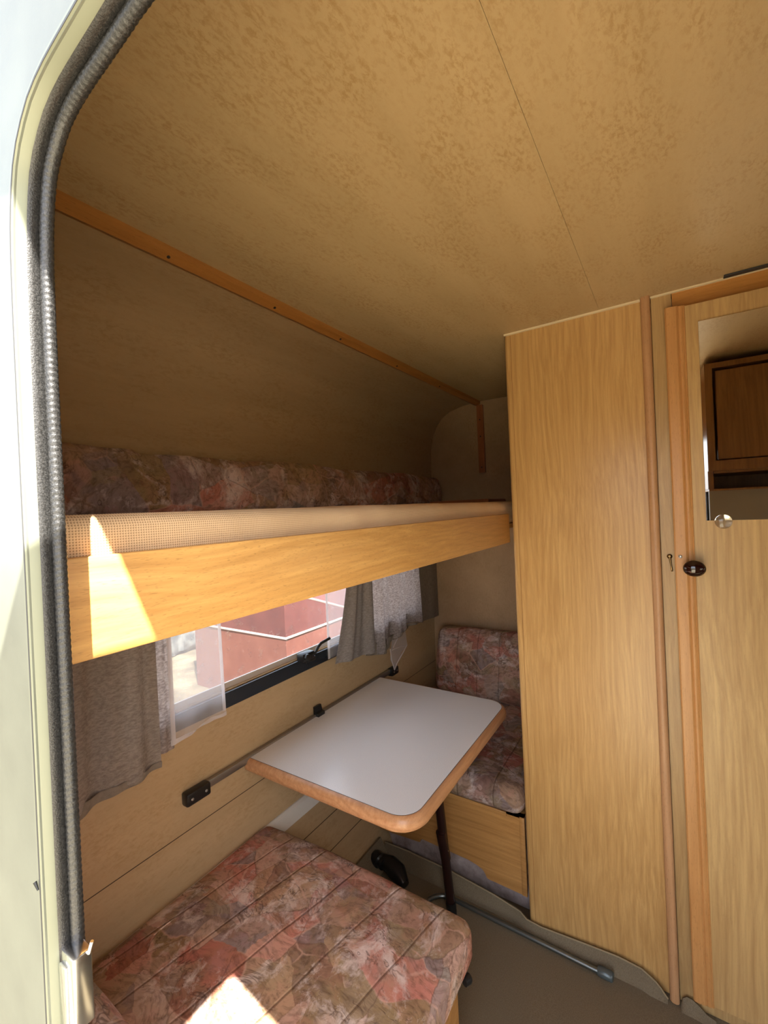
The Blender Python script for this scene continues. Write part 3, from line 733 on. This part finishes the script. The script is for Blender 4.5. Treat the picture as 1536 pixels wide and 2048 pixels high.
# door local: face at X1-.022; spans Y HY..-.001
DT = .022
fx = X1-DT
dpart('door_panel', box(bmesh.new(), fx+.004, X1-.001, HY, -.046, .058, 1.893), mat_door, None, False)
bm = prism(bmesh.new(), [(X1-.001, -.001), (fx+.002, -.001), (fx-.001, -.004), (fx-.002, -.010), (fx-.0015, -.026), (fx+.0005, -.029), (fx+.002, -.0305), (X1-.001, -.0305)], 'Z', .055, 1.897)
dpart('door_stile', bm, mat_stile, None, angle=30)
bm = prism(bmesh.new(), [(X1-.001, -.0305), (fx+.0022, -.0305), (fx+.0003, -.0325), (fx-.0005, -.0365), (fx+.0012, -.0405), (fx+.0028, -.0415), (fx+.0015, -.0435), (fx+.004, -.0460), (X1-.001, -.0460)], 'Z', .055, 1.895)
dpart('bead_moulding', bm, mat_stile, None, angle=25)
bm = bmesh.new(); box(bm, fx-.0005, fx+.0035, HY+.03, -.072, 1.333, 1.845, .0006, 1); mr = dpart('mirror', bm, mat_mirror, None, False); mr['label'] = 'frameless rectangular mirror'
bm = bmesh.new(); lathe(bm, (fx-.0005, -.107, 1.330), (-1, 0, 0), [(0, .018), (.003, .018), (.006, .012), (.007, .004)], 24)
x_ = M('clear_clip', .08, .6); x_.col(lin(230, 220, 200)); x_.b.inputs['Transmission Weight'].default_value = .9
dpart('mirror_clip', bm, x_.m, mr)
bm = bmesh.new(); lathe(bm, (fx-.002, -.041, 1.213), (-1, 0, 0), [(0, .021), (.003, .021), (.005, .016), (.007, .010), (.014, .009), (.018, .014), (.022, .0215), (.028, .0245), (.033, .0225), (.037, .016), (.0395, .008), (.040, .002)], 32, .84)
kb = dpart('knob', bm, mat_knob); kb['label'] = 'glossy dark brown oval knob'
screw('screw', (fx-.002, -.013, 1.240), (-1, 0, 0), .0045, mat_steel, dr)
dr.rotation_euler = (0, 0, AJ)

# thin dark strip along the ceiling above the header
struct('trim_5', B(1.412, 1.4295, -.60, -.130, 1.9462, 1.9499, .001), plain('dark_ceiling_strip', grey(.03), .5))

# ------------------------------------------------------------------ bunk
ZB1, ZB2, YB = 1.3675, 1.2735, .4485
bk = thing('bunk_bed', 'upper bunk with long beech front board running to the wardrobe', 'bunk bed', (1.0, .8, 1.27))
bm = bmesh.new(); box(bm, XI+.004, 1.4395, YB, YB+.016, ZB2, ZB1, .0015, 2); obj('front_board', bm, mat_board, bk, angle=30)
bm = bmesh.new(); box(bm, XI+.004, XF-.004, YB+.017, 1.128, 1.318, 1.332); obj('platform', bm, mat_board, bk, False)
# mattress with fitted cover
def matt_shape(p):
    t = (p.z-1.333)/(1.41-1.333)
    wv = .0035*noise.noise(Vector((p.x*8, 0, 3)))+.0025*noise.noise(Vector((p.x*21, 0, 1)))
    if t > .5: p.z += wv*min(1, max(.0, (p.x-.3)/.3))
    if p.y < .52 and t > .1: p.y += .003*noise.noise(Vector((p.x*17, p.z*14, 5)))*min(1, max(0, (p.x-.35)/.3))
    return p
tag(obj('mattress', cushion(XI+.008, XF-.006, .4665, 1.120, 1.333, 1.407, .014, .003, .012, .0, 0, matt_shape), mat_sheet), 'beige mesh covered mattress lying on the upper bunk', 'mattress')
# long bolster against the rear wall
def bol_shape(p):
    t = (p.z-1.41)/.15
    p.z += (.010*noise.noise(Vector((p.x*3.1, 0, 2)))+.004*noise.noise(Vector((p.x*11, 0, 2)))+(.006 if p.x < .55 else 0)*1)*max(0, t)
    p.y += .012*noise.noise(Vector((p.x*10, 2, p.z*12)))+.05*t*.3
    return p
tag(obj('back_cushion', cushion(XI+.02, 2.165, 1.025, 1.105, 1.412, 1.560, .022, .006, .014, .006, 4, bol_shape), mat_fab4), 'long dark floral cushion standing on the upper bunk against the rear wall', 'cushion')
bm = prism(bmesh.new(), rrect(.70, 1.0, 1.4135, 1.4285, .006, 4), 'X', 1.95, 2.20)
tag(obj('wooden_board', bm, mat_trimz), 'small brown wooden board lying at the far end of the bunk', 'board')

# ------------------------------------------------------------------ curtains
def curtain(xs_fn, y0, ztop, zbot_fn, amp, freq, phase, nu=60, nv=24, th=.0008, yslope=0, gather=0):
    bm = bmesh.new()
    def f(u, v):
        zb = zbot_fn(u); z = ztop+(zb-ztop)*v; x = xs_fn(u, v)
        y = y0+amp*math.sin(2*math.pi*freq*u+phase)*(.55+.45*v)+.4*amp*math.sin(2*math.pi*freq*2.3*u+phase*2+v*1.2)+yslope*v
        return (x, y, z)
    grid(bm, nu, nv, f)
    g2 = bmesh.ops.duplicate(bm, geom=bm.faces[:])
    vs2 = [g for g in g2['geom'] if isinstance(g, bmesh.types.BMVert)]
    for v in vs2: v.co.y += th
    return bm
cl = thing('curtain', 'wide grey beige curtain hanging at the left end of the rear window', 'curtain', (.4, 1.12, 1.25), 'rear window curtains')
obj('outer_panel', curtain(lambda u, v: .165+u*(.442+.004*v), 1.098, 1.33, lambda u: .768-.012*math.sin(u*5)-.004, .010, 3.2, .6), cloth('slub_curtain_left', lin(158, 148, 138), lin(190, 180, 170), .48, 150, (.45, 1, 1.4)), cl)
obj('hem', curtain(lambda u, v: .166+u*.445, 1.0965, .79, lambda u: .768-.012*math.sin(u*5)-.005, .010, 3.2, .6, 60, 4), mat_lining, cl)
obj('inner_fold', curtain(lambda u, v: .590+u*(.068+.0*v), 1.118, 1.33, lambda u: .802-.006*u, .004, 1.2, .2, 20, 20), mat_curtain, cl)
def rightx(u, v):
    left = 1.405-.118*(v**1.6)
    return left+u*(1.535-left)
cr_ = thing('curtain', 'gathered light grey curtain at the right end of the rear window', 'curtain', (1.7, 1.12, 1.25), 'rear window curtains')
obj('front_fold', curtain(rightx, 1.085, 1.33, lambda u: .822-.028*u, .010, 1.4, 2.0, 40, 30), cloth('slub_curtain_fold', lin(138, 132, 128), lin(162, 156, 152), .30, 130, (.45, 1, 1.4)), cr_)
obj('main_panel', curtain(lambda u, v: 1.525+u*(.475+.03*v), 1.112, 1.33, lambda u: .790-.030*math.sin(u*6.0+.2)-.004+.015*u, .015, 3.0, .3), mat_curtain, cr_)
obj('hem', curtain(lambda u, v: 1.527+u*.505, 1.110, .812, lambda u: .788-.030*math.sin(u*6.0+.2)-.004+.015*u, .015, 3.0, .3, 60, 4), mat_lining, cr_)
tag(obj('curtain', curtain(lambda u, v: 2.015+u*(.212), 1.116, 1.33, lambda u: .806-.012*u, .003, 1.0, .2, 24, 20), mat_lining), 'flat dark grey curtain in the corner beside the far side wall', 'curtain', 'rear window curtains')
sh = thing('sheer_curtain', 'white see-through voile strip hanging before the left part of the window', 'sheer curtain', (.73, 1.12, 1.25), 'voile curtains')
def shx(u, v): return .645+u*(.160+.008*v)
zbf = lambda u: .808+.030*u-.004*math.sin(u*8)
obj('voile', curtain(shx, 1.113, 1.33, zbf, .004, 1.6, 1.0, 30, 24, .0004), mat_sheer, sh)
obj('bottom_hem', curtain(lambda u, v: shx(u, 1), 1.1118, .822, zbf, .004, 1.6, 1.0, 30, 3, .0004), mat_sheerhem, sh)
obj('side_hem', curtain(lambda u, v: shx(1, v)-.010+u*.010, 1.1118, 1.33, lambda u: .836, .001, .5, 0, 4, 24, .0004), mat_sheerhem, sh)
obj('side_hem', curtain(lambda u, v: shx(0, v)+u*.012, 1.1118, 1.33, lambda u: .808, .001, .5, 0, 4, 24, .0004), mat_sheerhem, sh)
sh2 = thing('sheer_curtain', 'white voile strip showing left of the gathered grey curtain', 'sheer curtain', (1.36, 1.12, 1.25), 'voile curtains')
obj('voile', curtain(lambda u, v: 1.290+u*.2, 1.126, 1.33, lambda u: .835, .003, 1.2, 0, 24, 20, .0004), mat_sheer, sh2)
obj('side_hem', curtain(lambda u, v: 1.288+u*.012, 1.1250, 1.33, lambda u: .835, .001, .5, 0, 4, 20, .0004), mat_sheerhem, sh2)
sh3 = thing('sheer_curtain', 'folded white voile tip peeking below the gathered grey curtain', 'sheer curtain', (1.8, 1.12, .7), 'voile curtains')
bm = bmesh.new()
tipP = [[(1.755, .800), (1.82, .815), (1.875, .800)], [(1.722, .748), (1.80, .742), (1.872, .728)], [(1.724, .700), (1.775, .69), (1.838, .705)], [(1.745, .652), (1.752, .643), (1.770, .668)]]
vv = [[bm.verts.new((x, 1.128-.010*((i+j) % 2), z)) for j, (x, z) in enumerate(r)] for i, r in enumerate(tipP)]
for i in range(3):
    for j in range(2): bm.faces.new((vv[i][j], vv[i][j+1], vv[i+1][j+1], vv[i+1][j]))
bmesh.ops.subdivide_edges(bm, edges=bm.edges[:], cuts=2, use_grid_fill=True)
obj('voile', bm, sheer('sheer_voile_double', .5), sh3)
bm = bmesh.new(); tube(bm, [(1.722, 1.122, .750), (1.724, 1.118, .70), (1.748, 1.12, .645), (1.772, 1.12, .668), (1.838, 1.12, .705), (1.872, 1.12, .728)], .003, 6)
tube(bm, [(1.735, 1.12, .742), (1.80, 1.114, .742), (1.86, 1.12, .728)], .0025, 6); tube(bm, [(1.745, 1.12, .75), (1.80, 1.116, .80)], .0025, 6); obj('edge_hem', bm, mat_sheerhem, sh3)
# curtain rail behind the bunk
tag(obj('curtain_rail', B(.18, 2.22, 1.092, 1.130, 1.330-.012, 1.345, .002)if False else B(.18, 2.22, 1.118, 1.134, 1.296, 1.312, .002), mat_cream), 'cream curtain rail on the rear wall under the bunk', 'curtain rail')

# ------------------------------------------------------------------ front part of the caravan (seen only in the mirror)
lk = thing('overhead_locker', 'dark wooden overhead locker reflected in the washroom mirror', 'locker', (.3, -1.0, 1.5))
bm = plate(rect(-1.9, -.170, 1.495, 1.925), [rect(-.93, -.195, 1.535, 1.905), rect(-1.86, -.97, 1.535, 1.905)], 'X', .58, .60); obj('locker_frame', bm, mat_dark, lk, False)
bm = bmesh.new(); box(bm, .154, .58, -.188, -.170, 1.42, 1.925); obj('locker_side', bm, mat_dark, lk, False)
bm = bmesh.new(); box(bm, .154, .58, -1.9, -.19, 1.485, 1.495); box(bm, .154, .60, -1.9, -.17, 1.415, 1.422); box(bm, .154, .58, -1.9, -.19, 1.915, 1.925); box(bm, .17, .19, -1.9, -.19, 1.422, 1.485); obj('locker_shelf', bm, mat_dark, lk, False)
bm = bmesh.new(); box(bm, .57, .592, -.925, -.205, 1.54, 1.895, .003); obj('locker_door', bm, mat_dark, lk, False)
bm = bmesh.new(); box(bm, .57, .592, -1.855, -.975, 1.54, 1.895, .003); obj('locker_door', bm, mat_dark, lk, False)
bm = bmesh.new(); box(bm, .56, .58, -1.9, -.172, 1.20, 1.415); obj('splash_panel', bm, plain('grey_laminate', lin(150, 138, 116), .5), lk, False)
fs = thing('front_bench', 'upholstered bench at the front end of the caravan', 'bench', (1.2, -2.6, 0))
bm = bmesh.new(); box(bm, XI+.01, XF-.01, YF+.01, -2.3, .002, .34); obj('bench_box', bm, mat_box, fs, False)
bm = bmesh.new(); box(bm, XI+.02, XF-.02, YF+.02, -2.28, .34, .44, .03, 3); obj('bench_cushion', bm, mat_fab, fs)

# ------------------------------------------------------------------ unseen panel added outside the door, shaped to throw the doorway shade
aw = thing('occluder', 'unseen beige panel added outside above the entrance to block the sun', 'occluder', (0, -.4, 2.15))
ZA = 2.15
_n = SUN_DIR.cross(Vector((.2490-.216, 0, 1.273-1.367))); _c = _n.dot(Vector((.216, .4485, 1.367)))
ed = lambda y: (_c-_n.y*y-_n.z*ZA)/_n.x
bm = prism(bmesh.new(), [(ed(.45), .45), (.14, .45), (.14, -1.15), (ed(-1.15), -1.15)], 'Z', ZA, ZA+.006)  # slanted edge follows the sun direction to cut the bunk board patch
obj('occluder_sheet', bm, mat_cream, aw, False)
bm = bmesh.new(); box(bm, -.75, -.10, -.440, -.192, ZA+.0005, ZA+.0045); obj('occluder_strip', bm, mat_cream, aw, False)  # added strip that blocks a band of sun on cushion and outer wall

# roof skin
struct('roof', B(XI-.03, XF+.03, YF-.03, .85, H+.032, H+.05), mat_skin)

# ------------------------------------------------------------------ outside
GZ = -.45
gm = M('pale_gravel', .95, .1); v = gm.map(); gm.col(gm.mix(gm.ramp(gm.noise(v, 3, 5, .7), [(.4, grey(0)), (.6, grey(1))]), lin(78, 72, 60), lin(112, 104, 86))); gm.bump(gm.noise(v, 14, 5, .7), .8, .03)
bm = bmesh.new(); grid(bm, 60, 60, lambda u, v: (-30+60*u, -30+60*v, GZ+.03*noise.noise(Vector((u*90, v*90, 0)))))
tag(obj('ground', bm, gm.m), 'pale rough gravel ground outside the rear window', 'ground', None, 'structure')
rm = M('red_panel', .6, .3); v = rm.map((1, 1, .5)); c_ = rm.ramp(rm.noise(v, 5, 5, .65), [(.35, lin(84, 50, 44)), (.7, lin(96, 60, 52))]); c_ = rm.mix(rm.ramp(rm.noise(v, 40, 4, .7), [(.62, grey(0)), (.68, grey(.5))]), c_, lin(130, 100, 92)); rm.col(c_)
rm2 = M('red_panel_upper', .6, .3); rm2.col(rm2.ramp(rm2.noise(rm2.map(), 5, 5, .65), [(.35, lin(70, 40, 40)), (.7, lin(84, 48, 46))]))
CX, CY = 2.94, 3.08; ZL = .235
rb = thing('red_trailer', 'faded red box trailer with pale trim line outside the rear window', 'trailer', (4.5, 4, GZ))
bm = prism(bmesh.new(), [(CX, GZ-.02), (7.5, GZ-.02), (7.5, ZL), (CX, ZL)], 'Y', CY, 4.50); obj('trailer_body', bm, rm.m, rb, False)
bm = prism(bmesh.new(), [(CX, ZL), (7.5, ZL), (7.5, ZL+.01), (3.95, .30), (3.32, .535), (CX, .66)], 'Y', CY+.004, 4.48); obj('upper_body', bm, rm2.m, rb, False)
pale = plain('pale_trim', lin(150, 134, 126), .6)
bm = bmesh.new(); tube(bm, [(CX-.005, 4.5, ZL), (CX-.005, CY-.005, ZL), (7.5, CY-.005, ZL)], .012, 8); obj('trim_line', bm, pale, rb)
bm = bmesh.new(); tube(bm, [(CX, CY+.01, .66), (3.32, CY+.01, .535), (3.95, CY+.01, .30)], .012, 8); obj('top_rim', bm, pale, rb)
tm = M('teal_panel', .5); tm.col(tm.ramp(tm.noise(tm.map((4, 1, 1)), 3, 3, .6), [(.4, lin(30, 84, 78)), (.6, lin(110, 130, 126))], 'CONSTANT'))
gt = thing('green_gate', 'green and white gate panels beyond the red trailer', 'gate', (7, 7, GZ))
for i in range(9):
    bm = bmesh.new(); box(bm, 4.6+i*.5, 5.04+i*.5, 5.0, 5.06, GZ, 1.4+.2*(i % 2)); obj('gate_panel', bm, tm.m if i % 2 else pale, gt, False)
gbm = M('grey_sack', .8); gbm.col(gbm.ramp(gbm.noise(gbm.map(), 6, 3), [(.4, lin(54, 60, 62)), (.6, lin(110, 114, 112))]))
tag(obj('grey_tarpaulin', cushion(3.15, 3.95, 5.7, 6.5, GZ-.02, .0, .12, .03, .06, .06, 3), gbm.m), 'crumpled grey tarpaulin bundle on the gravel left of the red trailer', 'tarpaulin')

pv = M('pale_bounce_ground', .9, .1); pv.col(pv.ramp(pv.noise(pv.map(), 30, 5, .7), [(.3, lin(176, 166, 142)), (.7, lin(208, 198, 174))]))  # unseen pale slab added so sunlit ground bounces light through the door
bm = bmesh.new(); box(bm, -6, XI, -8, 1.0, GZ-.02, GZ+.035, .005)
tag(obj('bounce_ground', bm, pv.m), 'unseen pale ground slab added outside the door to bounce sunlight inside', 'bounce_ground', None, 'structure')
